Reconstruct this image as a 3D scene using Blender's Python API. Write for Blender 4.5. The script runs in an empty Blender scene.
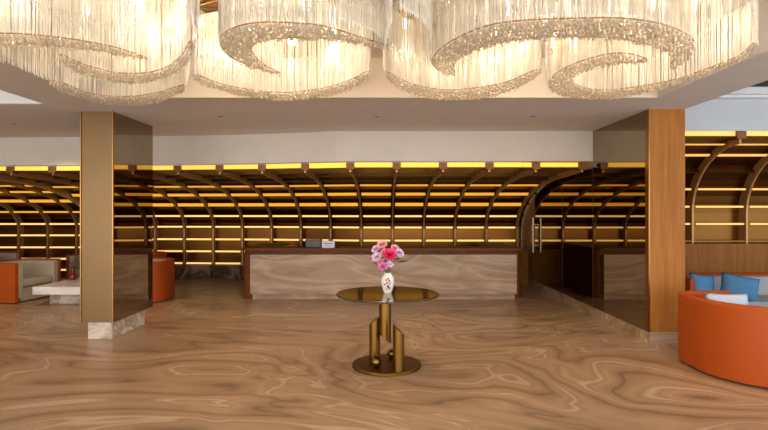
import bpy, bmesh, math, random
from mathutils import Vector
random.seed(7)
PI = math.pi
S = bpy.context.scene
C = S.collection

# ------------------------------------------------------------------ materials
def lin(c):
    return tuple(((v/255)/12.92 if v/255 <= .04045 else ((v/255+.055)/1.055)**2.4) for v in c) + (1,)

def mat(name, col, rough=.5, metal=0, spec=.5, emit=None, es=0, bump=None, trans=0, coat=0):
    m = bpy.data.materials.new(name); m.use_nodes = True
    b = m.node_tree.nodes['Principled BSDF']
    b.inputs['Base Color'].default_value = lin(col)
    b.inputs['Roughness'].default_value = rough
    b.inputs['Metallic'].default_value = metal
    b.inputs['Specular IOR Level'].default_value = spec
    b.inputs['Transmission Weight'].default_value = trans
    b.inputs['Coat Weight'].default_value = coat
    if emit:
        b.inputs['Emission Color'].default_value = lin(emit); b.inputs['Emission Strength'].default_value = es
    nt = m.node_tree
    tc = nt.nodes.new('ShaderNodeTexCoord')
    if bump:
        n = nt.nodes.new('ShaderNodeTexNoise'); n.inputs['Scale'].default_value = bump[0]
        bp = nt.nodes.new('ShaderNodeBump'); bp.inputs['Strength'].default_value = bump[1]
        nt.links.new(tc.outputs['Object'], n.inputs['Vector'])
        nt.links.new(n.outputs['Fac'], bp.inputs['Height']); nt.links.new(bp.outputs['Normal'], b.inputs['Normal'])
    # slight procedural tone variation
    if not emit:
        n2 = nt.nodes.new('ShaderNodeTexNoise'); n2.inputs['Scale'].default_value = 3
        n2.inputs['Detail'].default_value = 4
        nt.links.new(tc.outputs['Object'], n2.inputs['Vector'])
        mr = nt.nodes.new('ShaderNodeMapRange')
        mr.inputs['To Min'].default_value = .93; mr.inputs['To Max'].default_value = 1.07
        nt.links.new(n2.outputs['Fac'], mr.inputs['Value'])
        hs = nt.nodes.new('ShaderNodeHueSaturation'); hs.inputs['Color'].default_value = lin(col)
        nt.links.new(mr.outputs['Result'], hs.inputs['Value'])
        nt.links.new(hs.outputs['Color'], b.inputs['Base Color'])
    return m

def marble(name, stops, scale=(1, 1, 1), rot=0, warp=2.2, bands=1.6, rough=.25, spec=.5, nscale=.6, mottle=.25, seed=0.0, freq=7.0, aniso=(1, 1, 1), tilt=0.0):
    """swirled veined stone: noise-warped coordinates drive a banded ramp"""
    m = bpy.data.materials.new(name); m.use_nodes = True
    nt = m.node_tree; N = nt.nodes; L = nt.links
    b = N['Principled BSDF']; b.inputs['Roughness'].default_value = rough
    b.inputs['Specular IOR Level'].default_value = spec
    tc = N.new('ShaderNodeTexCoord'); mp = N.new('ShaderNodeMapping')
    mp.inputs['Scale'].default_value = scale; mp.inputs['Rotation'].default_value = (0, 0, rot)
    mp.inputs['Location'].default_value = (seed, seed*1.7, seed*.6)
    L.new(tc.outputs['Object'], mp.inputs['Vector'])
    n1 = N.new('ShaderNodeTexNoise'); n1.inputs['Scale'].default_value = nscale; n1.inputs['Detail'].default_value = 1.2
    n1.inputs['Roughness'].default_value = .45; n1.inputs['Distortion'].default_value = .6
    L.new(mp.outputs['Vector'], n1.inputs['Vector'])
    sub = N.new('ShaderNodeVectorMath'); sub.operation = 'SUBTRACT'; sub.inputs[1].default_value = (.5, .5, .5)
    L.new(n1.outputs['Color'], sub.inputs[0])
    sc = N.new('ShaderNodeVectorMath'); sc.operation = 'SCALE'; sc.inputs['Scale'].default_value = warp
    L.new(sub.outputs['Vector'], sc.inputs[0])
    ad = N.new('ShaderNodeVectorMath'); L.new(mp.outputs['Vector'], ad.inputs[0]); L.new(sc.outputs['Vector'], ad.inputs[1])
    m2 = N.new('ShaderNodeMapping'); m2.inputs['Scale'].default_value = aniso; m2.inputs['Rotation'].default_value = (0, tilt, 0); L.new(ad.outputs['Vector'], m2.inputs['Vector']); ad = m2
    n2 = N.new('ShaderNodeTexNoise'); n2.inputs['Scale'].default_value = bands; n2.inputs['Detail'].default_value = 3
    n2.inputs['Roughness'].default_value = .42
    L.new(ad.outputs['Vector'], n2.inputs['Vector'])
    mul = N.new('ShaderNodeMath'); mul.operation = 'MULTIPLY'; mul.inputs[1].default_value = freq
    L.new(n2.outputs['Fac'], mul.inputs[0])
    fr = N.new('ShaderNodeMath'); fr.operation = 'PINGPONG'; fr.inputs[1].default_value = 1
    L.new(mul.outputs[0], fr.inputs[0])
    r = N.new('ShaderNodeValToRGB'); r.color_ramp.elements.remove(r.color_ramp.elements[0])
    r.color_ramp.elements[0].position = stops[0][0]; r.color_ramp.elements[0].color = lin(stops[0][1])
    for p, c in stops[1:]:
        e = r.color_ramp.elements.new(p); e.color = lin(c)
    L.new(fr.outputs[0], r.inputs['Fac'])
    n3 = N.new('ShaderNodeTexNoise'); n3.inputs['Scale'].default_value = nscale*1.6; n3.inputs['Detail'].default_value = 6
    L.new(ad.outputs['Vector'], n3.inputs['Vector'])
    mr = N.new('ShaderNodeMapRange'); mr.inputs['From Min'].default_value = .3; mr.inputs['From Max'].default_value = .7
    mr.inputs['To Min'].default_value = 1-mottle; mr.inputs['To Max'].default_value = 1+mottle
    L.new(n3.outputs['Fac'], mr.inputs['Value'])
    hs = N.new('ShaderNodeHueSaturation'); L.new(r.outputs['Color'], hs.inputs['Color']); L.new(mr.outputs['Result'], hs.inputs['Value'])
    L.new(hs.outputs['Color'], b.inputs['Base Color'])
    return m

def wood(name, c1, c2, rough=.45, scale=(14, 14, .8)):
    m = bpy.data.materials.new(name); m.use_nodes = True
    nt = m.node_tree; N = nt.nodes; L = nt.links; b = N['Principled BSDF']; b.inputs['Roughness'].default_value = rough; b.inputs['Specular IOR Level'].default_value = .15
    tc = N.new('ShaderNodeTexCoord'); mp = N.new('ShaderNodeMapping'); mp.inputs['Scale'].default_value = scale
    L.new(tc.outputs['Object'], mp.inputs['Vector'])
    n = N.new('ShaderNodeTexNoise'); n.inputs['Scale'].default_value = 1.5; n.inputs['Detail'].default_value = 6; n.inputs['Roughness'].default_value = .6
    n.inputs['Distortion'].default_value = .8
    L.new(mp.outputs['Vector'], n.inputs['Vector'])
    r = N.new('ShaderNodeValToRGB'); r.color_ramp.elements[0].position = .3; r.color_ramp.elements[1].position = .7
    r.color_ramp.elements[0].color = lin(c1); r.color_ramp.elements[1].color = lin(c2)
    L.new(n.outputs['Fac'], r.inputs['Fac']); L.new(r.outputs['Color'], b.inputs['Base Color'])
    return m

M = {}
M['floor'] = marble('swirled_beige_marble', [(0, (124, 96, 74)), (.1, (148, 119, 92)), (.35, (158, 128, 100)), (.6, (168, 139, 111)), (.85, (158, 127, 98)), (.94, (178, 152, 125)), (1, (186, 163, 138))],
                    scale=(.5, .75, 1), rot=.5, warp=3.8, bands=.7, nscale=.42, rough=.28, spec=.4, mottle=.14, freq=16, aniso=(.75, 1.7, 1))
M['counter_marble'] = marble('grey_brown_marble', [(0, (150, 122, 100)), (.12, (162, 134, 112)), (.6, (170, 143, 120)), (1, (184, 160, 138))],
                    scale=(.6, 1, 1.0), warp=1.6, bands=1.0, nscale=.6, rough=.3, spec=.2, mottle=.08, seed=3.3, freq=13, aniso=(.7, 1, 2.8), tilt=.4)
M['pale_marble'] = marble('pale_marble', [(0, (160, 142, 126)), (.4, (186, 168, 150)), (1, (206, 192, 176))], warp=1.5, bands=2.5, nscale=2, mottle=.12, seed=5.1)
M['white_marble'] = marble('white_marble', [(0, (205, 200, 196)), (.4, (226, 222, 216)), (1, (236, 232, 226))], warp=1.5, bands=1.5, nscale=1.5, mottle=.05, rough=.2)
M['dark_marble'] = marble('dark_brown_marble', [(0, (70, 50, 36)), (.4, (104, 80, 60)), (1, (138, 112, 90))], warp=1.6, bands=1.6, nscale=1.4, mottle=.2, seed=8)
M['wall'] = mat('warm_plaster', (206, 196, 184), .85)
M['ceiling'] = mat('ceiling_paint', (214, 210, 206), .9)
M['recess'] = mat('cream_recess_paint', (232, 218, 200), .85)
M['blue_wall'] = mat('cool_grey_plaster', (190, 194, 196), .85)
M['dark_ceiling'] = mat('black_ceiling', (24, 18, 14), .7)
M['white_trim'] = mat('white_moulding', (220, 220, 218), .6)
M['back'] = mat('dark_bronze_back_panel', (102, 66, 28), .3, metal=1)
M['shelf'] = mat('brown_bronze_shelf', (112, 76, 34), .35, metal=.9)
M['rib'] = mat('brushed_brass_rib', (176, 130, 76), .4, metal=.35)
M['notch'] = mat('brown_bronze_end', (126, 80, 38), .5, metal=.5)
M['led_low'] = mat('pale_gold_light', (255, 205, 120), .5, emit=(252, 206, 124), es=.8)
M['led_up'] = mat('amber_light', (250, 180, 40), .5, emit=(240, 170, 62), es=.6)
M['led_top'] = mat('yellow_light', (255, 205, 70), .5, emit=(248, 196, 70), es=.66)
M['led_right'] = mat('orange_gold_light', (255, 190, 90), .5, emit=(244, 184, 98), es=.62)
M['mirror'] = mat('bronze_mirror', (158, 142, 116), .015, metal=1)
M['bronze'] = mat('satin_bronze_panel', (119, 93, 61), .38, metal=.7)
M['gold'] = mat('polished_gold_trim', (160, 118, 66), .3, metal=1)
M['steel'] = mat('brushed_steel', (120, 114, 106), .3, metal=1)
M['wood'] = wood('warm_oak_veneer', (146, 90, 34), (172, 113, 52))
M['wood_panel'] = wood('olive_oak_veneer', (124, 74, 18), (156, 100, 34), scale=(9, 9, .7))
M['counter_wood'] = wood('walnut_counter_veneer', (92, 50, 18), (126, 72, 32), scale=(2, 8, 14))
M['table_brass'] = mat('aged_brass', (130, 97, 44), .33, metal=1)
M['table_glass'] = mat('bronze_glass_top', (122, 98, 72), .1, metal=.9)
M['orange'] = mat('orange_leather', (168, 74, 20), .5, spec=.2, bump=(60, .05))
M['grey_fabric'] = mat('warm_grey_fabric', (178, 166, 146), .9, bump=(180, .2))
M['cool_fabric'] = mat('cool_grey_fabric', (176, 180, 184), .9, bump=(180, .2))
M['blue'] = mat('blue_cushion_fabric', (84, 138, 180), .85, bump=(150, .2))
M['pale_blue'] = mat('pale_blue_cushion_fabric', (190, 206, 224), .85, bump=(150, .2))
M['porcelain'] = mat('white_porcelain', (232, 228, 218), .15)
M['painted'] = mat('vase_painted_flower', (176, 96, 70), .3)
M['painted_blue'] = mat('vase_painted_leaf', (84, 98, 128), .3)
M['red_glaze'] = mat('dark_red_glaze', (120, 28, 14), .2)
M['black'] = mat('black_plastic', (28, 24, 26), .35)
M['paper'] = mat('white_paper', (232, 226, 236), .7)
M['purple_ink'] = mat('violet_print', (126, 112, 176), .7)
M['stem'] = mat('green_stem', (56, 84, 38), .6)
M['hot_pink'] = mat('hot_pink_petal', (232, 56, 120), .6)
M['pink'] = mat('soft_pink_petal', (240, 168, 178), .6)
M['lilac'] = mat('lilac_petal', (226, 196, 222), .6)
M['orchid'] = mat('orchid_petal', (214, 120, 176), .6)
M['bulb'] = mat('warm_bulb', (255, 240, 210), .5, emit=(255, 236, 200), es=6)
M['lens'] = mat('dim_downlight_lens', (120, 112, 104), .3)

def crystal(name, col, t=.5):
    m = bpy.data.materials.new(name); m.use_nodes = True
    nt = m.node_tree; N = nt.nodes; L = nt.links
    b = N['Principled BSDF']; b.inputs['Base Color'].default_value = lin(col); b.inputs['Roughness'].default_value = .12
    b.inputs['Specular IOR Level'].default_value = .8
    tc = N.new('ShaderNodeTexCoord'); n = N.new('ShaderNodeTexNoise'); n.inputs['Scale'].default_value = 9; n.inputs['Detail'].default_value = 3
    L.new(tc.outputs['Object'], n.inputs['Vector'])
    mr = N.new('ShaderNodeMapRange'); mr.inputs['From Min'].default_value = .35; mr.inputs['From Max'].default_value = .65
    mr.inputs['To Min'].default_value = .8; mr.inputs['To Max'].default_value = 1.0; L.new(n.outputs['Fac'], mr.inputs['Value'])
    hs = N.new('ShaderNodeHueSaturation'); hs.inputs['Color'].default_value = lin(col); L.new(mr.outputs['Result'], hs.inputs['Value'])
    L.new(hs.outputs['Color'], b.inputs['Base Color'])
    tr = N.new('ShaderNodeBsdfTranslucent'); L.new(hs.outputs['Color'], tr.inputs['Color'])
    mx = N.new('ShaderNodeMixShader'); mx.inputs['Fac'].default_value = t
    L.new(b.outputs[0], mx.inputs[1]); L.new(tr.outputs[0], mx.inputs[2]); L.new(mx.outputs[0], N['Material Output'].inputs['Surface'])
    return m
M['strand'] = crystal('crystal_rod', (252, 246, 234), .42)
M['bead'] = crystal('faceted_crystal', (226, 208, 180), .22)

# ------------------------------------------------------------------ mesh helpers
class MB:
    def __init__(s): s.v = []; s.f = []; s.m = []
    def add(s, vs, fs, mi=0):
        o = len(s.v); s.v += [tuple(v) for v in vs]; s.f += [tuple(i+o for i in f) for f in fs]; s.m += [mi]*len(fs); return s
    def box(s, x0, x1, y0, y1, z0, z1, mi=0):
        return s.add([(x0,y0,z0),(x1,y0,z0),(x1,y1,z0),(x0,y1,z0),(x0,y0,z1),(x1,y0,z1),(x1,y1,z1),(x0,y1,z1)],
            [(0,3,2,1),(4,5,6,7),(0,1,5,4),(1,2,6,5),(2,3,7,6),(3,0,4,7)], mi)
    def lathe(s, prof, cx=0, cy=0, cz=0, n=32, mi=0, tilt=None):
        vs = []; fs = []
        for r, z in prof:
            for i in range(n):
                a = 2*PI*i/n; vs.append((cx+r*math.cos(a), cy+r*math.sin(a), cz+z))
        for j in range(len(prof)-1):
            for i in range(n):
                k = (i+1) % n; fs.append((j*n+i, j*n+k, (j+1)*n+k, (j+1)*n+i))
        fs.append(tuple(range(n))[::-1]); fs.append(tuple((len(prof)-1)*n+i for i in range(n)))
        return s.add(vs, fs, mi)
    def prism(s, poly, z0, z1, mi=0):
        n = len(poly)
        vs = [(x, y, z0) for x, y in poly]+[(x, y, z1) for x, y in poly]
        fs = [tuple(range(n))[::-1], tuple(range(n, 2*n))]+[(i, (i+1) % n, (i+1) % n+n, i+n) for i in range(n)]
        return s.add(vs, fs, mi)
    def tube(s, pts, r, n=6, mi=0):
        vs = []; fs = []; pts = [Vector(p) for p in pts]
        for i, p in enumerate(pts):
            t = (pts[min(i+1, len(pts)-1)]-pts[max(i-1, 0)]).normalized()
            u = t.cross(Vector((0, 0, 1)) if abs(t.z) < .9 else Vector((1, 0, 0))).normalized(); w = t.cross(u)
            rr = r[i] if isinstance(r, (list, tuple)) else r
            for k in range(n):
                a = 2*PI*k/n; vs.append(p+u*rr*math.cos(a)+w*rr*math.sin(a))
        for i in range(len(pts)-1):
            for k in range(n):
                q = (k+1) % n; fs.append((i*n+k, i*n+q, (i+1)*n+q, (i+1)*n+k))
        fs.append(tuple(range(n))[::-1]); fs.append(tuple((len(pts)-1)*n+i for i in range(n)))
        return s.add(vs, fs, mi)
    def loft(s, rings, closed_ends=True, mi=0):
        """rings: lists of equal length, each a closed loop"""
        n = len(rings[0]); vs = [p for r in rings for p in r]; fs = []
        for j in range(len(rings)-1):
            for i in range(n):
                k = (i+1) % n; fs.append((j*n+i, j*n+k, (j+1)*n+k, (j+1)*n+i))
        if closed_ends:
            fs.append(tuple(range(n))[::-1]); fs.append(tuple((len(rings)-1)*n+i for i in range(n)))
        return s.add(vs, fs, mi)
    def build(s, name, mats, parent=None, smooth=False, bevel=0, subsurf=0, fix=True):
        me = bpy.data.meshes.new(name); me.from_pydata(s.v, [], s.f)
        if not isinstance(mats, (list, tuple)): mats = [mats]
        for m in mats: me.materials.append(m)
        me.polygons.foreach_set('material_index', s.m)
        if fix:
            bm = bmesh.new(); bm.from_mesh(me); bmesh.ops.recalc_face_normals(bm, faces=bm.faces); bm.to_mesh(me); bm.free()
        if smooth:
            me.polygons.foreach_set('use_smooth', [True]*len(me.polygons))
            me.set_sharp_from_angle(angle=math.radians(38))
        o = bpy.data.objects.new(name, me); C.objects.link(o)
        if parent:
            o.parent = parent; o.location = (0, 0, 0)
            # parent empties sit at the base of a thing; meshes are written in world coordinates
            o.matrix_parent_inverse = parent.matrix_basis.inverted()
        if bevel:
            b = o.modifiers.new('bevel', 'BEVEL'); b.width = bevel; b.segments = 2; b.limit_method = 'ANGLE'
        if subsurf:
            b = o.modifiers.new('sub', 'SUBSURF'); b.levels = subsurf; b.render_levels = subsurf
        return o

def empty(name, loc, label=None, cat=None, group=None, kind=None):
    o = bpy.data.objects.new(name, None); o.location = loc; o.empty_display_size = .1; C.objects.link(o)
    return tag(o, label, cat, group, kind)
def tag(o, label=None, cat=None, group=None, kind=None):
    if label: o['label'] = label
    if cat: o['category'] = cat
    if group: o['group'] = group
    if kind: o['kind'] = kind
    return o
def struct(mb, name, m, **k): return tag(mb.build(name, m, **k), kind='structure')
def light(name, typ, loc, energy, col, size=.1, rot=(0, 0, 0), sy=None, parent=None, spot=None):
    l = bpy.data.lights.new(name, typ); l.energy = energy; l.color = lin(col)[:3]
    if typ == 'AREA':
        l.size = size
        if sy: l.shape = 'RECTANGLE'; l.size_y = sy
    else: l.shadow_soft_size = size
    if spot: l.spot_size = spot; l.spot_blend = .6
    o = bpy.data.objects.new(name, l); o.location = loc; o.rotation_euler = rot; C.objects.link(o)
    if parent: o.parent = parent; o.matrix_parent_inverse = parent.matrix_basis.inverted()
    return o

# ------------------------------------------------------------------ plan of the hall (x right, y away, metres)
SOF = 3.06     # underside of the dropped soffit
def dlt(x):    # the shelving wall bows gently away towards the left
    return 0 if x >= -.8 else .8*(1-math.exp((x+.8)/2.5))

struct(MB().box(-11.4, 9.2, -3.3, 14.6, -.1, 0), 'floor', M['floor'])
struct(MB().box(-11.4, -11.2, -3.3, 14.6, 0, 3.8), 'wall_left', M['wall'])
struct(MB().box(9.0, 9.2, 6, 14.6, 0, 3.8).box(9.0, 9.2, -3.2, -1, 0, 3.8).box(9.0, 9.2, -1, 6, 0, .5).box(9.0, 9.2, -1, 6, 3.2, 3.8), 'wall_right', M['wall'])
struct(MB().box(-11.4, 9.2, 14.4, 14.6, 0, 3.8), 'wall_back', M['wall'])
# unseen glazed front, sized to brighten the fascia; right opening added for cool light
w = MB(); w.box(-11.4, 9.2, -3.2, -3.0, 3.3, 3.8).box(-11.4, 9.2, -3.2, -3.0, 0, .12)
for a, b_ in ((-11.4, -11.0), (-4.4, -4.1), (2.3, 2.6), (8.8, 9.2)): w.box(a, b_, -3.2, -3.0, .12, 3.3)
struct(w, 'wall_front', M['wall'])
DAY = 4.0
for i, (a, b_) in enumerate(((-11.0, -4.4), (-4.1, 2.3), (2.6, 8.8))):
    f = MB(); f.box(a, b_, -3.15, -3.05, .12, .2).box(a, b_, -3.15, -3.05, 3.22, 3.3)
    for k in range(5):
        x = a+(b_-a-.06)*k/4; f.box(x, x+.06, -3.15, -3.05, .12, 3.3)
    struct(f, 'window_%d' % (i+1), M['rib'])
    light('window_daylight', 'AREA', ((a+b_)/2, -3.25, 1.7), DAY*PI*(b_-a)*3.2, (255, 252, 244), b_-a, (PI/2, 0, 0), 3.2)
f = MB()
for k in range(5):
    y = -1+6.94*k/4; f.box(9.05, 9.15, y, y+.06, .5, 3.2)
f.box(9.05, 9.15, -1, 6, .5, .58).box(9.05, 9.15, -1, 6, 3.12, 3.2)
struct(f, 'window_4', M['rib'])
light('window_daylight', 'AREA', (9.18, 2.5, 1.85), DAY*.8*PI*7*2.7, (214, 230, 255), 7, (PI/2, 0, PI/2), 2.7)  # cool daylight added from an unseen opening to light the right side

# ceilings: dropped soffit frame round the bright recess, coffers either side
sof = MB()
sof.prism([(-4.24, 6.05), (3.93, 6.05), (3.93, 8.56), (3.0, 8.56), (-.8, 8.56), (-2.5, 8.56+dlt(-2.5)), (-4.24, 8.56+dlt(-4.24))], SOF, 3.75)
struct(sof, 'ceiling', M['ceiling'])
struct(MB().box(-4.24, -3.3, -3, 6.05, SOF, 3.75), 'ceiling', M['ceiling'])
struct(MB().box(3.22, 3.93, -3, 6.05, SOF, 3.75), 'ceiling', M['ceiling'])
struct(MB().prism([(-11.2, 6.4), (-4.24, 6.4), (-4.24, 8.56+dlt(-4.24)), (-5.5, 8.56+dlt(-5.5)), (-7.2, 9.34), (-11.2, 9.36)], SOF, 3.75), 'ceiling', M['ceiling'])
struct(MB().box(-3.3, 3.22, -3, 6.05, 3.53, 3.75), 'ceiling', M['wall'])
struct(MB().box(-11.2, -4.24, -3, 6.4, 3.6, 3.75), 'ceiling', M['white_trim'])
struct(MB().box(3.93, 9.0, -3, 7.3, 3.465, 3.75), 'ceiling', M['dark_ceiling'])
# cream lining of the recess end
struct(MB().box(-3.3, 3.22, 6.03, 6.05, SOF, 3.53), 'trim_1', M['recess'])
struct(MB().box(-11.2, -4.24, 6.37, 6.4, SOF+.002, 3.6), 'trim_2', M['white_trim'])
struct(MB().box(3.94, 9.0, 7.12, 7.3, 3.36, 3.46).box(3.94, 9.0, 7.18, 7.3, 3.32, 3.36), 'trim_3', M['white_trim'], bevel=.01)
# fascia over the curved shelving
xs = [-11.2, -9, -7.2, -6, -5, -4.24, -3.6, -3, -2.4, -1.9, -1.4, -1.1, -.8, 1, 3.47]
def ff(x): return 8.5+dlt(x)
poly = [(x, ff(x)) for x in xs]+[(x, ff(x)+.06) for x in xs[::-1]]
fz = MB()
for i in range(len(xs)-1):
    a, b_ = xs[i], xs[i+1]
    fz.prism([(a, ff(a)), (b_, ff(b_)), (b_, ff(b_)+.06), (a, ff(a)+.06)], 2.56, SOF+.1)
struct(fz, 'wall_back', M['wall'])
struct(MB().box(3.94, 9.0, 7.3, 7.4, 2.87, 3.6), 'wall_right', M['blue_wall'])
# partition behind the right pillar, dressed with mirrors
struct(MB().box(3.49, 3.94, 7.1, 13.0, 0, SOF), 'wall_right', M['wood'])
struct(MB().box(3.44, 3.49, 6.75, 12.9, 0, .14), 'baseboard_right', M['floor'])

# ------------------------------------------------------------------ curved shelving
def shelving(name, label, stations, yb, yf, zc, a, b, rows, arcs, cw=.22, zbase=0, mats=('led_low', 'led_up', 'led_top'), hs=(.042, .085), endx=None, ribdepth=.2, front_h=.092, dark=(73, 82, 74.5, 1.235, 41.0001)):
    root = empty(name, ((stations[0]+stations[-1])/2, yb(stations[len(stations)//2]), 0), label, 'shelving')
    def prof(x, off=0):
        B = yb(x); pts = [(B-off, zbase), (B-off, (zbase+zc)/2), (B-off, zc)]
        for k in range(1, 13):
            t = PI/2*k/12; pts.append((B-a+(a-off)*math.cos(t), zc+(b-off*.5)*math.sin(t)))
        F = yf(x); e = B-a
        for k in (1, 2, 3): pts.append((e+(F-e)*k/3, zc+b-off*.5+(off*.15*k/3)))
        return pts
    X = []
    for i in range(len(stations)-1):
        X += [stations[i]]
    X.append(stations[-1])
    # back skin with thickness
    bk = MB(); n = len(prof(0)); vs = []; fs = []
    for x in X:
        for y, z in prof(x): vs.append((x, y, z))
    for x in X:
        for y, z in prof(x, -.04): vs.append((x, y, z))
    H = len(X)*n
    for i in range(len(X)-1):
        for j in range(n-1):
            p = i*n+j; q = p+n
            fs.append((p, p+1, q+1, q)); fs.append((H+p, H+q, H+q+1, H+p+1))
    for i in range(len(X)-1):
        for j in (0, n-1):
            fs.append((i*n+j, (i+1)*n+j, H+(i+1)*n+j, H+i*n+j))
    for j in range(n-1):
        for i in (0, len(X)-1):
            fs.append((i*n+j, i*n+j+1, H+i*n+j+1, H+i*n+j))
    bk.add(vs, fs); bk.build('back_panel', M['back'], root)
    # ribs
    for x in stations[1:-1] if endx is None else stations:
        if x > 3.4 and x < 3.5: continue
        th = .016; p0 = prof(x); p1 = prof(x, ribdepth)
        loop = p0+p1[::-1]
        rb = MB(); m = len(p0)
        vs = [(x-th, y, z) for y, z in p0]+[(x-th, y, z) for y, z in p1]+[(x+th, y, z) for y, z in p0]+[(x+th, y, z) for y, z in p1]
        fs = []
        for j in range(m-1):
            fs += [(j, j+1, m+j+1, m+j), (2*m+j, 3*m+j, 3*m+j+1, 2*m+j+1), (m+j, m+j+1, 3*m+j+1, 3*m+j), (j, 2*m+j, 2*m+j+1, j+1)]
        fs += [(0, m, 3*m, 2*m), (m-1, 3*m-1, 4*m-1, 2*m-1)]
        rb.add(vs, fs)
        r = rb.build('rib', M['rib'], root)
        F = yf(x)
        MB().box(x-.065, x+.065, F-.04, F+.12, zc+b-.03, zc+b+front_h-.01).build('rib_end', M['notch'], r, bevel=.006)
    # shelves
    def at(x, spec, inset):
        B = yb(x)
        if spec[0] == 'z': return (B-inset, spec[1]), (-1, 0)
        t = math.radians(spec[1]); inset *= 1-.75*math.sin(t); return (B-a+(a-inset)*math.cos(t), zc+(b-inset)*math.sin(t)), (-math.cos(t), -math.sin(t))
    for spec in [('z', z) for z in rows]+[('a', t) for t in arcs]:
        sh = MB(); rings = []
        for x in X:
            (y0, z0), _ = at(x, spec, 0); (y1, z1), nrm = at(x, spec, .17)
            t = (-nrm[1]*.012, nrm[0]*-.012) if False else (nrm[1]*.012, -nrm[0]*.012)
            rings.append([(x, y0+t[0], z0+t[1]), (x, y1+t[0], z1+t[1]), (x, y1-t[0], z1-t[1]), (x, y0-t[0], z0-t[1])])
        so = sh.loft(rings).build('shelf', M['shelf'], root)
        h = hs[0] if spec[0] == 'z' else hs[1]
        if spec[0] == 'a' and spec[1] > 55: h *= .8
        if spec[0] == 'a' and spec[1] < 30: h = hs[0]
        lm = M[mats[0]] if spec[0] == 'z' or spec[1] < 20 else M[mats[1]]
        if spec[0] == 'a' and spec[1] in dark or spec[0] == 'z' and spec[1] in dark: continue
        for i in range(len(stations)-1):
            xa, xb = stations[i]+.055, stations[i+1]-.055
            if xb-xa < .2: continue
            rings = []
            for x in (xa, xb):
                (y1, z1), nrm = at(x, spec, .17); (y2, z2), _ = at(x, spec, .185)
                t = (nrm[1]*h/2, -nrm[0]*h/2)
                rings.append([(x, y1+t[0], z1+t[1]), (x, y2+t[0], z2+t[1]), (x, y2-t[0], z2-t[1]), (x, y1-t[0], z1-t[1])])
            MB().loft(rings).build('light_strip', lm, so)
    # lit header between rib ends
    for i in range(len(stations)-1):
        xa, xb = stations[i]+.07, stations[i+1]-.07
        if xb-xa < .2: continue
        ya, yb2 = yf(xa), yf(xb)
        MB().prism([(xa, ya), (xb, yb2), (xb, yb2+.05), (xa, ya+.05)], zc+b+.005, zc+b+front_h-.005).build('header_light', M[mats[2]], root)
    return root

main_st = [-.56+.77*k for k in range(-9, 6)]+[3.43]
main = shelving('curved_shelving', 'long curved bronze shelving vault with golden light strips behind the reception counter',
    main_st, lambda x: 12.8+dlt(x), ff, 1.3, 3.6, 1.15, [.40, .71, 1.02], [2.5, 18.5, 35, 50, 64, 73, 82], endx=1)
MBp = MB()
for i in range(len(main_st)-5):
    xa, xb = main_st[i], main_st[i+1]
    yy = lambda x: 12.8+dlt(x)-.3
    MBp.prism([(xa+.01, yy(xa)), (xb-.01, yy(xb)), (xb-.01, yy(xb)+.2), (xa+.01, yy(xa)+.2)], 0, .36)
MBp.build('plinth', M['dark_marble'], main)
MB().box(2.3, 3.43, 12.2, 12.35, .0, .82).build('lower_panel', M['wood_panel'], main)
left = shelving('curved_shelving', 'curved bronze shelving behind the left armchairs, left of the bronze pillar',
    [-11.15, -10.36, -9.58, -8.82, -8.06, -7.66], lambda x: 13.6, lambda x: 9.26, 1.3, 3.6, 1.15,
    [.21, .5, .8, 1.115], [6.5, 24.5, 41, 55.5, 66.5, 74.5, 82], endx=1)
right = shelving('curved_shelving', 'curved shelving with orange gold light strips above the right wall bench',
    [4.19, 5.08, 5.97, 6.86, 7.75, 8.64], lambda x: 8.6, lambda x: 7.3, 1.7, 1.3, 1.08,
    [1.235, 1.52], [6.5, 24, 41.0001, 61, 78], zbase=1.2, mats=('led_right', 'led_right', 'led_right'), hs=(.03, .07), endx=1, ribdepth=.18)
struct(MB().box(3.95, 9.0, 8.35, 8.9, 0, 1.2), 'wall_back', M['wood_panel'])

# ------------------------------------------------------------------ mirror panels and pillars
ys = [6.72, 8.36, 9.95, 11.78]
names = ['bronze mirror panel reaching the wooden pillar, nearest of the three', 'bronze mirror panel between the nearest and the farthest panels on the right partition',
         'bronze mirror panel at the far end of the right partition, with steel pull handle']
for i in range(3):
    top = SOF if i == 0 else 2.44
    y0, y1 = ys[i]+.006, ys[i+1]-.006
    p = empty('mirror_panel', (3.47, y0, .14), names[i], 'mirror', 'bronze mirror panels on the partition')
    mb = MB()
    if i == 0: mb.box(3.465, 3.489, y0+.06, y1+.13, .14, SOF)
    else: mb.box(3.465, 3.489, y0+(.13 if i == 1 else 0), y1, .14, 2.44)
    mb.build('glass', M['mirror'], p)
    MB().box(3.463, 3.466, y1+(.13 if i == 0 else 0), y1+.006+(.13 if i == 0 else 0), .14, 2.44).build('joint_strip', M['notch'], p)
    if i == 2:
        h = MB().box(3.36, 3.40, 11.6, 11.72, .8, 1.6)
        h.box(3.40, 3.465, 11.64, 11.68, .95, .98).box(3.40, 3.465, 11.64, 11.68, 1.42, 1.45)
        h.build('pull_handle', M['steel'], p, bevel=.006)
pr = empty('wooden_pillar', (3.7, 6.9, 0), 'oak veneered pillar on a marble skirting at the right end of the mirrors', 'pillar')
MB().box(3.47, 3.94, 6.7, 7.1, .14, SOF).build('veneer_panel', M['wood'], pr)
MB().box(3.46, 3.475, 6.69, 6.78, .14, SOF).build('corner_trim', M['gold'], pr)
MB().box(3.475, 3.95, 6.69, 7.1, 0, .14).build('skirting', M['counter_marble'], pr)

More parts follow.
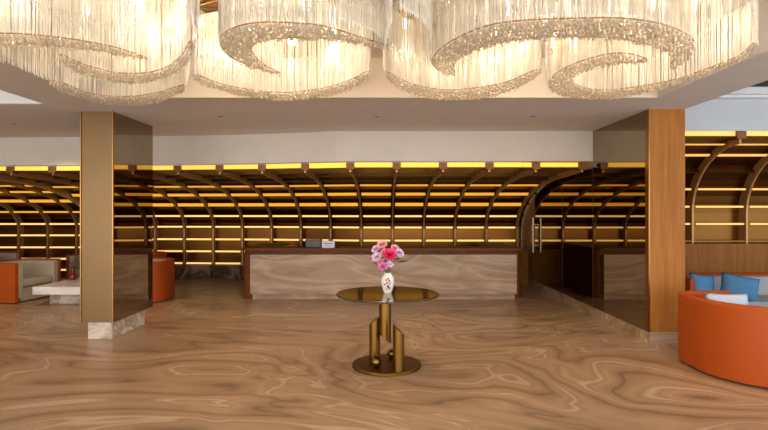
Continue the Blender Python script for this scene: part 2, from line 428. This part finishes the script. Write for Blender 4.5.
pl = empty('bronze_pillar', (-3.85, 7.4, 0), 'bronze clad pillar with a mirrored side standing on a marble foot', 'pillar')
MB().box(-3.99, -3.66, 6.9, 7.83, 0, .23).build('marble_foot', M['pale_marble'], pl, bevel=.004)
MB().box(-4.06, -3.65, 6.9, 8.02, .23, SOF).build('core', M['notch'], pl)
MB().box(-4.06, -3.65, 6.875, 6.9, .23, SOF).build('front_panel', M['bronze'], pl)
MB().box(-3.65, -3.632, 6.89, 8.04, .23, SOF).build('mirror_side', M['mirror'], pl)
for x in (-4.075, -3.645): MB().box(x, x+.013, 6.862, 6.892, .23, SOF).build('edge_trim', M['gold'], pl)

# ------------------------------------------------------------------ reception counter
ct = empty('reception_counter', (0, 10.6, 0), 'long marble fronted reception counter with walnut top and ends', 'counter')
MB().box(-2.63, 2.61, 10.05, 10.168, .105, .885).build('marble_front', M['counter_marble'], ct, bevel=.004)
MB().box(-2.6, 2.58, 10.13, 10.168, 0, .1).build('kick_plinth', M['counter_marble'], ct)
def rounded(x0, x1, y0, y1, r, n=8):
    pts = []
    for cx, cy, a0 in ((x0+r, y0+r, PI), (x1-r, y0+r, 1.5*PI), (x1-r, y1-r, 0), (x0+r, y1-r, PI/2)):
        for k in range(n+1):
            a = a0+PI/2*k/n; pts.append((cx+r*math.cos(a), cy+r*math.sin(a)))
    return pts
def ushape(x0, x1, y0, y1, r, wd=.5):
    o = arc(x0+r, y0+r, r, 180, 270, 8)+arc(x1-r, y0+r, r, 270, 360, 8)
    return [(x0, y1)]+o+[(x1, y1), (x1-wd, y1), (x1-wd, y0+wd), (x0+wd, y0+wd), (x0+wd, y1)]
def arc(cx, cy, r, a0, a1, n=10, ry=None):
    return [(cx+r*math.cos(math.radians(a0+(a1-a0)*k/n)), cy+(ry or r)*math.sin(math.radians(a0+(a1-a0)*k/n))) for k in range(n+1)]
MB().prism(ushape(-2.82, 2.74, 10.17, 12.0, .12), .0, .9).build('walnut_body', M['counter_wood'], ct, smooth=True)
MB().prism(ushape(-2.80, 2.72, 10.19, 11.98, .12, .46), .9, .965).build('recessed_band', M['counter_wood'], ct, smooth=True)
MB().prism(ushape(-2.83, 2.75, 10.04, 12.02, .14, .62), .965, 1.005).build('worktop', M['counter_wood'], ct, smooth=True)

# items on the counter
bx = empty('brochure_holder', (-1.42, 10.3, 1.005), 'black display box standing on the reception counter left of the white leaflets', 'holder')
mb = MB().box(-1.57, -1.25, 10.2, 10.22, 1.005, 1.16).box(-1.57, -1.25, 10.36, 10.38, 1.005, 1.19).box(-1.57, -1.25, 10.2, 10.38, 1.005, 1.02)
mb.box(-1.57, -1.555, 10.2, 10.38, 1.005, 1.17).box(-1.265, -1.25, 10.2, 10.38, 1.005, 1.17); mb.build('case', M['black'], bx, bevel=.004)
MB().box(-1.54, -1.28, 10.24, 10.34, 1.02, 1.175).build('leaflets', M['back'], bx)
MB().box(-1.52, -1.3, 10.192, 10.2, 1.085, 1.115).build('nameplate', M['notch'], bx)
lf = empty('leaflet_stack', (-1.1, 10.3, 1.005), 'white leaflets with violet print standing on the reception counter', 'leaflet')
MB().box(-1.24, -.99, 10.22, 10.34, 1.005, 1.14).build('pages', M['paper'], lf, bevel=.005)
MB().box(-1.2, -1.03, 10.214, 10.22, 1.085, 1.10).box(-1.18, -1.07, 10.214, 10.22, 1.05, 1.058).build('printed_band', M['purple_ink'], lf)

# ------------------------------------------------------------------ centre table
tb = empty('pedestal_table', (.03, 5.7, 0), 'round bronze glass table on three slanted brass columns', 'table')
MB().lathe([(.37, 0), (.385, .006), (.385, .024), (.378, .03)], .03, 5.7, 0, 72).box(-.33, .39, 5.698, 5.702, .03, .0306).build('base_disc', M['table_brass'], tb, smooth=True)
MB().lathe([(.54, .782), (.568, .79), (.57, .802), (.562, .808)], .04, 5.7, 0, 96).build('rim', M['steel'], tb, smooth=True)
MB().lathe([(.545, .8085), (.552, .8095)], .04, 5.7, 0, 96).build('tabletop', M['table_glass'], tb, smooth=True)
def column(xc, yc, r, z0, z1, s0=0, s1=0, n=40):
    rg = []
    for z, s in ((z0, s0), (z1, s1)):
        rg.append([(xc+r*math.cos(2*PI*i/n), yc+r*math.sin(2*PI*i/n), z+s*math.cos(2*PI*i/n)) for i in range(n)])
    return MB().loft(rg)
column(.012, 5.7, .067, .308, .782, -.055, 0).build('column', M['table_brass'], tb, smooth=True)
column(-.105, 5.73, .061, .03, .50, 0, .048).build('column', M['table_brass'], tb, smooth=True)
column(.154, 5.46, .060, .03, .459, 0, -.06).build('column', M['table_brass'], tb, smooth=True)
def ball(cx, cy, cz, r, n=24):
    return MB().lathe([(r*math.sin(PI*k/14)+1e-4, -r*math.cos(PI*k/14)) for k in range(15)], cx, cy, cz, n)
ball(-.087, 5.55, .09, .06).build('sphere', M['table_brass'], tb, smooth=True)
ball(.085, 5.9, .08, .05).build('sphere', M['table_brass'], tb, smooth=True)

# vase
VX, VY, VZ = .04, 5.72, .8095
vs_ = empty('vase', (VX, VY, VZ), 'white porcelain vase with painted flowers on the round table', 'vase')
vprof = [(.001, 0), (.042, 0), (.05, .02), (.066, .07), (.074, .12), (.073, .155), (.06, .188), (.042, .205), (.04, .215), (.046, .225), (.04, .226), (.036, .21), (.03, .2)]
MB().lathe(vprof, VX, VY, VZ, 40).build('body', M['porcelain'], vs_, smooth=True)
def on_vase(a, z):
    for i in range(len(vprof)-1):
        if vprof[i][1] <= z <= vprof[i+1][1]:
            t = (z-vprof[i][1])/max(1e-6, vprof[i+1][1]-vprof[i][1]); r = vprof[i][0]+t*(vprof[i+1][0]-vprof[i][0]); break
    return Vector((VX+(r+.001)*math.sin(a), VY-(r+.001)*math.cos(a), VZ+z))
pd = MB()
for a, z, s, mi in ((-.2, .15, .013, 0), (.1, .165, .012, 0), (.25, .14, .014, 0), (-.1, .12, .012, 0), (.35, .11, .01, 0), (-.45, .1, .01, 1), (.05, .08, .015, 1), (.3, .06, .013, 1), (-.1, .05, .01, 0)):
    c = on_vase(a, z); n = 7
    pts = []
    for k in range(n):
        t = 2*PI*k/n; pts.append(on_vase(a+s*math.cos(t)/.07, z+s*math.sin(t)*1.2))
    nrm = Vector((math.sin(a), -math.cos(a), 0))*.0015
    pd.add([p+nrm for p in pts], [tuple(range(n))], mi)
pd.build('painted_flowers', [M['painted'], M['painted_blue']], vs_, fix=False)

# flowers
def blossom(mb, c, R, layers=4, petals=8, up=Vector((0, -.4, 1)), mi=0):
    up = up.normalized(); u = up.cross(Vector((1, .3, .2))).normalized(); w_ = up.cross(u)
    for L_ in range(layers):
        t = L_/max(1, layers-1); op = math.radians(82-62*t); rr = R*(1-.35*t)
        for k in range(petals):
            a = 2*PI*(k+.5*L_)/petals+random.uniform(-.15, .15)
            d = u*math.cos(a)+w_*math.sin(a); side = up.cross(d)
            wd = rr*.42
            def P(r, s, z): return c+d*(r*math.sin(op))+up*(r*math.cos(op)+z)+side*s
            v = [P(.05*rr, -wd*.3, 0), P(.05*rr, wd*.3, 0), P(.6*rr, wd, .08*rr), P(.6*rr, 0, -.06*rr), P(.6*rr, -wd, .08*rr), P(rr, wd*.5, .02*rr), P(rr*1.04, 0, -.05*rr), P(rr, -wd*.5, .02*rr)]
            mb.add(v, [(0, 1, 3), (1, 2, 3), (0, 3, 4), (2, 5, 6, 3), (3, 6, 7, 4)], mi)
FL = [('peony', 'hot pink peony, largest bloom at the centre of the vase bouquet', 'flower', (0.031, -0.050, 1.236), 0.075, 'hot_pink', 6, 10, None),
      ('carnation', 'soft pink carnation at the very top of the bouquet', 'flower', (-0.052, 0.000, 1.343), 0.056, 'pink', 4, 10, None),
      ('carnation', 'soft pink carnation just left of the hot pink peony', 'flower', (-0.024, -0.010, 1.264), 0.045, 'pink', 4, 9, None),
      ('chrysanthemum', 'pale lilac bloom at the left edge of the bouquet', 'flower', (-0.108, -0.020, 1.209), 0.058, 'lilac', 4, 11, None),
      ('chrysanthemum', 'pale lilac bloom high on the left under the top carnation', 'flower', (-0.119, 0.020, 1.292), 0.05, 'lilac', 4, 10, None),
      ('chrysanthemum', 'pale lilac bloom at the right edge of the bouquet', 'flower', (0.138, -0.010, 1.253), 0.055, 'lilac', 4, 10, None),
      ('orchid', 'orchid pink bloom hanging lowest on the left above the vase rim', 'flower', (-0.041, -0.060, 1.108), 0.056, 'orchid', 3, 7, None),
      ('orchid', 'small lilac bloom low on the right beneath the peony', 'flower', (0.037, -0.050, 1.130), 0.042, 'lilac', 3, 6, None),
      ('carnation', 'pink carnation at the right behind the hot pink peony', 'flower', (0.093, 0.030, 1.303), 0.048, 'pink', 4, 9, None),
      ('rose', 'small rosy bloom at lower left between lilac and orchid blooms', 'flower', (-0.075, -0.020, 1.153), 0.036, 'pink', 4, 7, None)]
for nm, lb, ct_, (dx, dy, z), R, mm, ly, pt, _ in FL:
    c = Vector((VX-.01+dx, VY+dy, z))
    e = empty(nm, c, lb, ct_, 'flowers in the vase')
    mb = MB(); blossom(mb, c, R*1.08, ly, pt, Vector((dx*4, dy*3-.7, .8))); o = mb.build('blossom', M[mm], e, smooth=False, fix=False)
    MB().tube([(VX+dx*.1, VY+dy*.1, VZ+.2), (VX+dx*.5, VY+dy*.4+.01, (VZ+.2+z)/2+.02), c-Vector((dx*.1, -.01, .008))], .0028, 5).build('stem', M['stem'], e)
    lfm = MB(); p = Vector((VX+dx*.6, VY+dy*.4, (VZ+.24+z)/2)); q = Vector((dx*1.1+random.uniform(-.02, .02), -.02, .02))
    s_ = q.cross(Vector((0, 1, 0))).normalized()*.012
    lfm.add([p, p+q*.5+s_, p+q, p+q*.5-s_, p+Vector((0, .003, 0))], [(0, 1, 2, 3), (0, 3, 2, 1)]); lfm.build('leaf', M['stem'], e, fix=False)

# ------------------------------------------------------------------ seating
def sweep(path, half, z0, z1, rim=.04, n=5):
    """upright wall of thickness 2*half with a rounded top, swept along a plan path"""
    prof = [(-half, z0), (-half, z1-rim)]
    for k in range(1, 2*n): 
        a = PI-PI*k/(2*n); prof.append((half*math.cos(a), z1-rim+rim*math.sin(a)))
    prof += [(half, z1-rim), (half, z0)]
    rings = []
    for i, p in enumerate(path):
        p = Vector(p); t = (Vector(path[min(i+1, len(path)-1)])-Vector(path[max(i-1, 0)])).normalized(); nr = Vector((-t.y, t.x))
        rings.append([(p.x+nr.x*o, p.y+nr.y*o, z) for o, z in prof])
    return MB().loft(rings)
def arc(cx, cy, r, a0, a1, n=10, ry=None):
    return [(cx+r*math.cos(math.radians(a0+(a1-a0)*k/n)), cy+(ry or r)*math.sin(math.radians(a0+(a1-a0)*k/n))) for k in range(n+1)]
def xform(pts, c, rot):
    ca, sa = math.cos(rot), math.sin(rot)
    return [(c[0]+x*ca-y*sa, c[1]+x*sa+y*ca) for x, y in pts]
def pillow(name, c, w_, h_, t_, rz, tilt, m, label, group=None, roll=0):
    e = empty(name, c, label, 'cushion', group)
    mb = MB(); n = 10; vs = []; 
    for sgn in (-1, 1):
        for i in range(n+1):
            for j in range(n+1):
                u, v = i/n*2-1, j/n*2-1
                k = (1-abs(u)**3)*(1-abs(v)**3); pin = 1-.07*(1-abs(u))*abs(v)**2*2*.5; piv = 1-.07*(1-abs(v))*abs(u)**2*2*.5
                vs.append((u*w_/2*piv, sgn*t_/2*k**.5, v*h_/2*pin))
    fs = []; N = (n+1)**2
    for s in (0, 1):
        for i in range(n):
            for j in range(n):
                a = s*N+i*(n+1)+j; fs.append((a, a+1, a+n+2, a+n+1))
    from mathutils import Matrix
    R = Matrix.Rotation(rz, 4, 'Z') @ Matrix.Rotation(tilt, 4, 'X') @ Matrix.Rotation(roll, 4, 'Y')
    vs = [tuple((R @ Vector(v))+Vector(c)) for v in vs]
    mb.add(vs, fs); o = mb.build('cover', m, e)
    bm = bmesh.new(); bm.from_mesh(o.data); bmesh.ops.remove_doubles(bm, verts=bm.verts, dist=1e-5); bmesh.ops.recalc_face_normals(bm, faces=bm.faces); bm.to_mesh(o.data); bm.free()
    o.data.polygons.foreach_set('use_smooth', [True]*len(o.data.polygons))
    zip_ = MB().tube([tuple((R @ Vector((u*w_/2*.96, 0, -h_/2*.93)))+Vector(c)) for u in (-1, 0, 1)], .004, 5).build('seam_piping', m, e)
    return e

def tub_chair(c, rot, label, w=1.1, d=.92, H=.76, fab='grey_fabric', group='orange tub armchairs'):
    """opening faces local +x"""
    e = empty('armchair', (c[0], c[1], 0), label, 'armchair', group)
    hw = w/2-.04; path = [(d/2, -hw), (.1, -hw)]+arc(-d/2+.40, -hw+.36, .36, 270, 180, 8)[1:]+arc(-d/2+.40, hw-.36, .36, 180, 90, 8)+[(d/2, hw)]
    sweep(xform(path, c, rot), .035, .02, H, .03).build('outer_shell', M['orange'], e, smooth=True)
    hi = hw-.085; path = [(d/2-.005, -hi), (.1, -hi)]+arc(-d/2+.46, -hi+.34, .34, 270, 180, 8)[1:]+arc(-d/2+.46, hi-.34, .34, 180, 90, 8)+[(d/2-.005, hi)]
    sweep(xform(path, c, rot), .05, .1, H-.03, .04).build('inner_upholstery', M[fab], e, smooth=True)
    hs = hi-.055
    MB().prism(xform([(-d/2+.2, -hs), (d/2-.02, -hs), (d/2-.02, hs), (-d/2+.2, hs)], c, rot), .29, .43).build('seat_cushion', M[fab], e, bevel=.03)
    MB().prism(xform([(-d/2+.2, -hs), (d/2-.05, -hs), (d/2-.05, hs), (-d/2+.2, hs)], c, rot), .02, .285).build('seat_base', M[fab], e, bevel=.01)
    return e
tub_chair((-7.24, 10.15), math.radians(-9), 'orange and grey tub armchair left of the white coffee table, nearest on the left')
tub_chair((-4.67, 10.1), math.radians(183), 'orange tub armchair right of the bronze pillar, its back to the counter', H=.78)
tub_chair((-9.35, 12.0), math.radians(0), 'orange tub armchair at the far left behind the nearest armchair')
tub_chair((-6.55, 12.05), math.radians(-90), 'orange tub armchair facing out beyond the far end of the coffee table', w=1.3)
tub_chair((-5.75, 12.35), math.radians(180), 'orange tub armchair peeking over the one right of the bronze pillar', H=.75, w=.9)

cf = empty('coffee_table', (-5.7, 9.95, 0), 'low white marble slab coffee table between the left armchairs', 'table')
MB().box(-6.39, -5.25, 9.3, 10.65, .215, .356).build('tabletop', M['white_marble'], cf, bevel=.008)
MB().box(-6.28, -5.4, 9.62, 10.4, 0, .215).build('base', M['pale_marble'], cf)
rv = empty('vase', (-6.33, 10.3, .356), 'small dark red bottle vase on the far corner of the coffee table', 'vase')
MB().lathe([(.001, 0), (.05, 0), (.075, .03), (.08, .075), (.06, .115), (.022, .14), (.02, .24), (.05, .262), (.045, .265), (.012, .25)], -6.26, 10.3, .356, 28).build('body', M['red_glaze'], rv, smooth=True)

# near right curved booth
bs = empty('curved_sofa', (4.2, 5.5, 0), 'large orange curved sofa seen from behind at the right edge', 'sofa')
path = [(4.07, 6.03), (3.95, 6.04)]+arc(3.62, 5.86, .17, 90, 180, 6)+[(3.435, 5.6)]+arc(4.06, 5.52, .625, 180, 270, 16)+[(4.3, 4.885), (4.8, 4.9), (5.4, 5.0)]+arc(5.4, 5.6, .6, -90, -20, 8)[1:]
path = [(x-.02, y-.02) for x, y in path]
sweep(path, .045, .02, .79, .04).build('outer_shell', M['orange'], bs, smooth=True)
MB().tube([(x+.05*0, y, .02) for x, y in path], .012, 6).build('floor_trim', M['notch'], bs)
inner = [(4.05, 5.93), (3.8, 5.93), (3.62, 5.8), (3.58, 5.55)]+arc(4.12, 5.55, .54, 190, 270, 10)+[(4.4, 5.01), (4.9, 5.02), (5.35, 5.1)]
sweep(inner, .045, .05, .72, .04).build('backrest', M['cool_fabric'], bs, smooth=True)
MB().prism([(3.66, 5.85), (3.64, 5.5), (3.75, 5.25), (4.0, 5.1), (4.4, 5.08), (5.3, 5.16), (5.3, 5.7), (4.3, 5.75), (4.1, 5.86)], .06, .44).build('seat', M['cool_fabric'], bs, bevel=.03)
pillow('cushion', (3.84, 5.7, .63), .44, .36, .14, math.radians(-10), math.radians(-24), M['pale_blue'], 'pale blue white cushion inside the near curved sofa')

# wall bench behind
wb = empty('bench_sofa', (6.4, 7.9, 0), 'long orange backed grey wall sofa under the right shelving', 'sofa')
pth = [(4.55, 7.55), (4.5, 7.8)]+arc(4.75, 8.02, .25, 180, 90, 6)+[(5.6, 8.25), (6.6, 8.22), (7.6, 8.1), (8.3, 7.9)]
sweep(pth, .04, .02, .735, .03).build('outer_shell', M['orange'], wb, smooth=True)
seg = [(4.8, 8.12), (5.6, 8.12), (6.45, 8.1), (7.3, 8.02), (8.2, 7.82)]
for k in range(4):
    a, b_ = Vector(seg[k]), Vector(seg[k+1]); d_ = (b_-a).normalized()*.008
    sweep([a+d_, a.lerp(b_, .5), b_-d_], .055, .4, .70, .04).build('back_cushion', M['cool_fabric'], wb, smooth=True)
MB().prism([(4.62, 7.35), (6.4, 7.4), (8.2, 7.2), (8.2, 7.75), (6.4, 8.03), (4.8, 8.05), (4.62, 7.9)], .06, .42).build('seat', M['cool_fabric'], wb, bevel=.03)
pillow('cushion', (4.80, 7.72, .60), .42, .36, .14, math.radians(10), math.radians(-14), M['blue'], 'blue cushion at the left end of the wall sofa by the pillar', 'blue cushions on the wall sofa', roll=.12)
pillow('cushion', (5.24, 7.55, .60), .5, .38, .14, math.radians(-16), math.radians(-22), M['blue'], 'blue cushion leaning second from the pillar on the wall sofa', 'blue cushions on the wall sofa', roll=.2)

# ------------------------------------------------------------------ small ceiling things
def downlight(x, y, z, label):
    e = empty('ceiling_downlight', (x, y, z), label, 'downlight', 'recessed downlights in the soffit')
    MB().lathe([(.042, 0), (.044, -.004), (.034, -.006), (.032, -.001)], x, y, z, 24).build('ring', M['ceiling'], e, smooth=True)
    MB().lathe([(.03, -.004), (.03, -.010)], x, y, z, 20).build('lens', M['black'], e)
    light('downlight_beam', 'SPOT', (x, y, z-.03), 60, (255, 226, 190), .04, spot=2.2, parent=e)
downlight(-.1, 7.18, SOF, 'small recessed downlight in the soffit above the flower vase')
downlight(2.09, 7.18, SOF, 'small recessed downlight in the soffit above the right end of the counter')
downlight(-2.29, 7.18, SOF, 'small recessed downlight in the soffit above the left end of the counter')  # extra fitting added to the row to brighten the counter
downlight(-5.6, 7.74, SOF, 'small recessed downlight in the soffit nearest the left picture edge')
downlight(-5.7, 8.5, SOF, 'small recessed downlight in the soffit just left of the bronze pillar')
downlight(3.6, 4.6, SOF, 'small recessed downlight in the soffit strip right of the chandeliers')
for (x, y, rz, lb) in ((.32, 4.62, -.45, 'gold slotted ceiling vent between the middle chandeliers'), (-1.55, 4.5, -.45, 'gold slotted ceiling vent between the two left chandeliers')):
    e = empty('ceiling_vent', (x, y, 3.53), lb, 'vent', 'gold slotted vents in the recess ceiling')
    def rot(pts): return xform(pts, (x, y), rz)
    mb = MB()
    for a0, a1, b0, b1 in ((-.22, .22, -.09, -.075), (-.22, .22, .075, .09), (-.22, -.2, -.09, .09), (.2, .22, -.09, .09)):
        mb.prism(rot([(a0, b0), (a1, b0), (a1, b1), (a0, b1)]), 3.5, 3.53)
    mb.build('frame', M['gold'], e)
    for k in range(5):
        yy = -.06+.03*k
        MB().prism(rot([(-.2, yy-.005), (.2, yy-.005), (.2, yy+.005), (-.2, yy+.005)]), 3.505, 3.528).build('slat', M['gold'], e)
    MB().prism(rot([(-.2, -.075), (.2, -.075), (.2, .075), (-.2, .075)]), 3.5285, 3.5295).build('backing', M['black'], e)

# ------------------------------------------------------------------ chandeliers
ZB = 2.91; ZT = 3.53; KK = (ZB-1.7)*512
def plan(pts):      # outlines of the crystal bands on the plan at height ZB
    return [((px-384)/512*KK/(213-py), KK/(213-py)) for px, py in pts]
def resample(path, step, closed=False):
    P = [Vector(p) for p in path]
    if closed: P.append(P[0])
    out = []; rem = 0
    for a, b in zip(P[:-1], P[1:]):
        L_ = (b-a).length; t = rem
        while t < L_: out.append(a.lerp(b, t/L_)); t += step
        rem = t-L_
    return out
def smooth_path(P, closed=False, n=6):
    P = [Vector(p) for p in P]; out = []; N = len(P)
    for i in range(N if closed else N-1):
        p0 = P[(i-1) % N] if closed or i > 0 else P[0]; p1 = P[i]; p2 = P[(i+1) % N]
        p3 = P[(i+2) % N] if closed or i+2 < N else P[-1]
        for k in range(n):
            t = k/n
            out.append(.5*((2*p1)+(-p0+p2)*t+(2*p0-5*p1+4*p2-p3)*t*t+(-p0+3*p1-3*p2+p3)*t**3))
    if not closed: out.append(P[-1])
    return out
def inside(p, poly):
    c = False; n = len(poly); j = n-1
    for i in range(n):
        if (poly[i].y > p.y) != (poly[j].y > p.y) and p.x < (poly[j].x-poly[i].x)*(p.y-poly[i].y)/(poly[j].y-poly[i].y)+poly[i].x: c = not c
        j = i
    return c
def rod_mesh(mb, x, y, z0, z1, r, mi=0, a=0):
    n = 5
    vs = [(x+r*math.cos(2*PI*k/n+a), y+r*math.sin(2*PI*k/n+a), z) for z in (z0, z1) for k in range(n)]
    mb.add(vs, [(k, (k+1) % n, n+(k+1) % n, n+k) for k in range(n)]+[tuple(range(n))[::-1]], mi)
rod = MB(); rod_mesh(rod, 0, 0, -(ZT-ZB-.03), 0, .0045)
rod.add([(.008*math.cos(2*PI*k/5), .008*math.sin(2*PI*k/5), -(ZT-ZB-.03)) for k in range(5)]+[(0, 0, -(ZT-ZB)), (0, 0, -(ZT-ZB-.06))], [(k, (k+1) % 5, 5) for k in range(5)]+[((k+1) % 5, k, 6) for k in range(5)])
rod_me = bpy.data.meshes.new('crystal_strand')
rod_me.from_pydata(rod.v, [], rod.f); rod_me.materials.append(M['strand'])

def chandelier(label, bands, curtains, centre, lamps):
    root = empty('crystal_chandelier', (centre[0], centre[1], ZT), label, 'chandelier', 'crystal swirl chandeliers in the ceiling recess')
    spots = []
    polys = []
    for b in bands:
        P = smooth_path(plan(b), True, 5); polys.append(P)
        xs_ = [p.x for p in P]; ys_ = [p.y for p in P]
        # beads
        mb = MB(); g = .029; row = 0; y = min(ys_)
        while y < max(ys_):
            x = min(xs_)+(g/2 if row % 2 else 0)
            while x < max(xs_):
                q = Vector((x+random.uniform(-.007, .007), y+random.uniform(-.007, .007)))
                if inside(q, P):
                    r = random.uniform(.0105, .0135); z = ZB+random.uniform(-.012, .012)
                    a = random.uniform(0, 1.5)
                    v = [(q.x+r*math.cos(a+PI/2*k), q.y+r*math.sin(a+PI/2*k), z) for k in range(4)]+[(q.x, q.y, z-r*1.2), (q.x, q.y, z+r*1.2)]
                    mb.add(v, [(0, 1, 4), (1, 2, 4), (2, 3, 4), (3, 0, 4), (1, 0, 5), (2, 1, 5), (3, 2, 5), (0, 3, 5)])
                x += g
            y += g*.87; row += 1
        bo = mb.build('crystal_band', M['bead'], root, fix=False); bo['kind'] = 'stuff'
        MB().tube([(p.x, p.y, ZB+.012) for p in P+[P[0]]], .005, 5).build('band_frame', M['rib'], bo)
        spots += [(p, 0) for p in resample(P, .022, True)]
        y = min(ys_)
        while y < max(ys_):
            x = min(xs_)
            while x < max(xs_):
                q = Vector((x+random.uniform(-.02, .02), y+random.uniform(-.02, .02)))
                if inside(q, P): spots.append((q, 0))
                x += .075
            y += .075
    for c in curtains:
        P = smooth_path(plan(c), False, 5)
        spots += [(p, 0) for p in resample(P, .019)]
        MB().tube([(p.x, p.y, ZT-.012) for p in P], .006, 5).build('hanging_rail', M['gold'], root)
    spots = [(p+Vector((random.uniform(-.006, .006), random.uniform(-.006, .006))), 0) for p, _ in spots if p.y > .8]
    # nearest hundred strands are separate, the rest one mass
    spots.sort(key=lambda s: (s[0].y/ max(.2, 1-.0*s[0].x)) if abs(s[0].x/s[0].y) < .8 else 99)
    for p, _ in spots[:100]:
        o = bpy.data.objects.new('crystal_strand', rod_me); o.parent = root; o.location = (p.x-centre[0], p.y-centre[1], 0)
        C.objects.link(o)
    mb = MB()
    for p, _ in spots[100:]:
        rod_mesh(mb, p.x, p.y, ZB+random.uniform(-.01, .02), ZT, random.uniform(.0038, .0055), 0, random.uniform(0, 1))
    wb_ = MB()
    for p, _ in spots:
        if random.random() < .8:
            z0 = ZB+.30+.09*math.sin(3.3*p.x+2.1*p.y+centre[0])+.05*math.sin(8.5*p.x-4*p.y)
            for q in range(3):
                z = z0+random.uniform(-.045, .045); r = random.uniform(.008, .013)
                wb_.add([(p.x+r, p.y, z), (p.x, p.y+r, z), (p.x-r, p.y, z), (p.x, p.y-r, z), (p.x, p.y, z-r*1.4), (p.x, p.y, z+r*1.4)],
                        [(0, 1, 4), (1, 2, 4), (2, 3, 4), (3, 0, 4), (1, 0, 5), (2, 1, 5), (3, 2, 5), (0, 3, 5)])
    wo = wb_.build('crystal_wave', M['strand'], root, fix=False); wo['kind'] = 'stuff'
    so = mb.build('crystal_curtain', M['strand'], root, fix=False); so['kind'] = 'stuff'
    for lx, ly in lamps:
        b_ = MB().lathe([(.02, 0), (.02, -.03), (.035, -.05), (.04, -.075), (.028, -.105), (.004, -.118)], lx, ly, ZT, 14)
        b_.build('bulb', M['bulb'], root, smooth=True)
        light('bulb_light', 'POINT', (lx, ly, ZT-.3), LP, (255, 238, 214), .06, parent=root)
    return root
LP = 4.3
ring = lambda cx, cy, r, n, a=0: [(cx+r*math.cos(2*PI*k/n+a), cy+r*math.sin(2*PI*k/n+a)) for k in range(n)]
chandelier('crystal swirl chandelier at the far left, cut by the left picture edge',
    [[(49.5, 82), (62.5, 91), (91, 100), (125, 105), (156, 102), (182, 92), (183, 86), (156, 94), (125, 97.6), (91, 94.5), (65, 85)],
     [(61, 56), (72, 61), (91, 68), (117, 74), (146, 74), (167, 68), (182, 56), (190, 43), (191, 54), (186, 64), (169, 76), (141, 83), (109, 81), (83, 74), (66, 66)],
     [(-120, 42), (-60, 36), (0, 35), (34, 36.5), (78, 41.7), (117, 49.5), (147, 60), (104, 52), (65, 48), (26, 45.6), (-60, 48), (-120, 56)]],
    [[(-120, 30), (-60, 50), (0, 62), (25, 70), (50, 81)], [(182, 90), (188, 80), (193, 62), (194, 35), (192, 15)]],
    (-2.1, 4.3), ring(-2.2, 4.75, .5, 5)+[(-2.6, 3.6), (-1.7, 3.8)])
chandelier('crystal swirl chandelier second from the left, left of the flower vase',
    [[(195, 80), (215, 88), (240, 95), (281, 100), (322, 97), (350, 89), (368, 77), (367, 73), (345, 83), (318, 90), (281, 93.5), (240, 89), (215, 83), (197, 76)],
     [(385, 47), (355, 37), (325, 28), (300, 25), (260, 24), (232, 30), (220, 40), (223, 51), (236, 61), (255, 69), (281, 75), (263, 65), (254, 56), (252, 48), (262, 42), (285, 40), (330, 40), (360, 44)]],
    [[(196, 78), (194, 62), (195, 40), (199, 20)], [(368, 76), (369, 62), (368, 48)], [(340, 22), (375, 34), (404, 52), (430, 60)]],
    (-.94, 4.66), ring(-.95, 4.75, .5, 5, .3)+[(-.75, 3.7), (-.2, 3.9)])
chandelier('crystal swirl chandelier third from the left with the longest sweeping band',
    [[(385, 72), (390, 82), (410, 93), (440, 99), (480, 98), (510, 91), (537, 76), (536, 71), (500, 85), (450, 91), (415, 86), (395, 77)],
     [(454, 75.5), (440, 72), (432, 63), (440, 51), (458, 39), (489, 27), (526, 22), (580, 20), (620, 20), (654, 24), (677, 31), (692, 40), (694, 49), (688, 59), (672, 70), (671, 59), (666, 52), (646, 45.5), (620, 40), (589, 38.5), (560, 38.5), (536, 39), (505, 43), (479, 49.5), (463, 56), (454, 65)]],
    [[(385, 76), (384, 62), (386, 40), (392, 22)], [(537, 75), (539, 60), (537, 45)], [(400, 10), (428, 30), (431, 62)]],
    (.66, 4.7), ring(.68, 4.75, .5, 5, .6)+[(.95, 3.75), (1.5, 3.7), (1.95, 3.75)])
chandelier('crystal swirl chandelier at the far right over the soffit corner',
    [[(646, 62.5), (634, 56), (615, 54.5), (594, 58.6), (568, 67.7), (551, 80), (550, 88), (562, 95), (589, 98.4), (620, 97), (654, 90), (693, 79.4), (724, 68), (754, 51), (753, 45), (737, 58), (698, 73), (667, 82.5), (620, 90), (589, 90), (576, 85), (572, 78), (583.6, 71.6), (607, 65)]],
    [[(548, 86), (546, 68), (547, 48)], [(754, 52), (755, 35), (754, 15), (750, -10)], [(690, 28), (722, 20), (752, 5)]],
    (2.1, 4.7), ring(1.95, 4.85, .5, 5, .2)+[(2.5, 4.1), (2.35, 3.6)])

# ------------------------------------------------------------------ light fittings' light, world, camera
w = bpy.data.worlds.new('sky'); S.world = w; w.use_nodes = True
w.node_tree.nodes['Background'].inputs['Color'].default_value = (.75, .86, 1, 1)
w.node_tree.nodes['Background'].inputs['Strength'].default_value = .8
cd = bpy.data.cameras.new('camera'); cam = bpy.data.objects.new('camera', cd); C.objects.link(cam)
cam.location = (0, 0, 1.7); cam.rotation_euler = (PI/2, 0, 0)
cd.sensor_width = 36; cd.lens = 24; cd.shift_y = -2/768; cd.clip_start = .05
S.camera = cam
S.view_settings.view_transform = 'Standard'; S.view_settings.look = 'None'; S.view_settings.gamma = 1
S.view_settings.exposure = 0.4
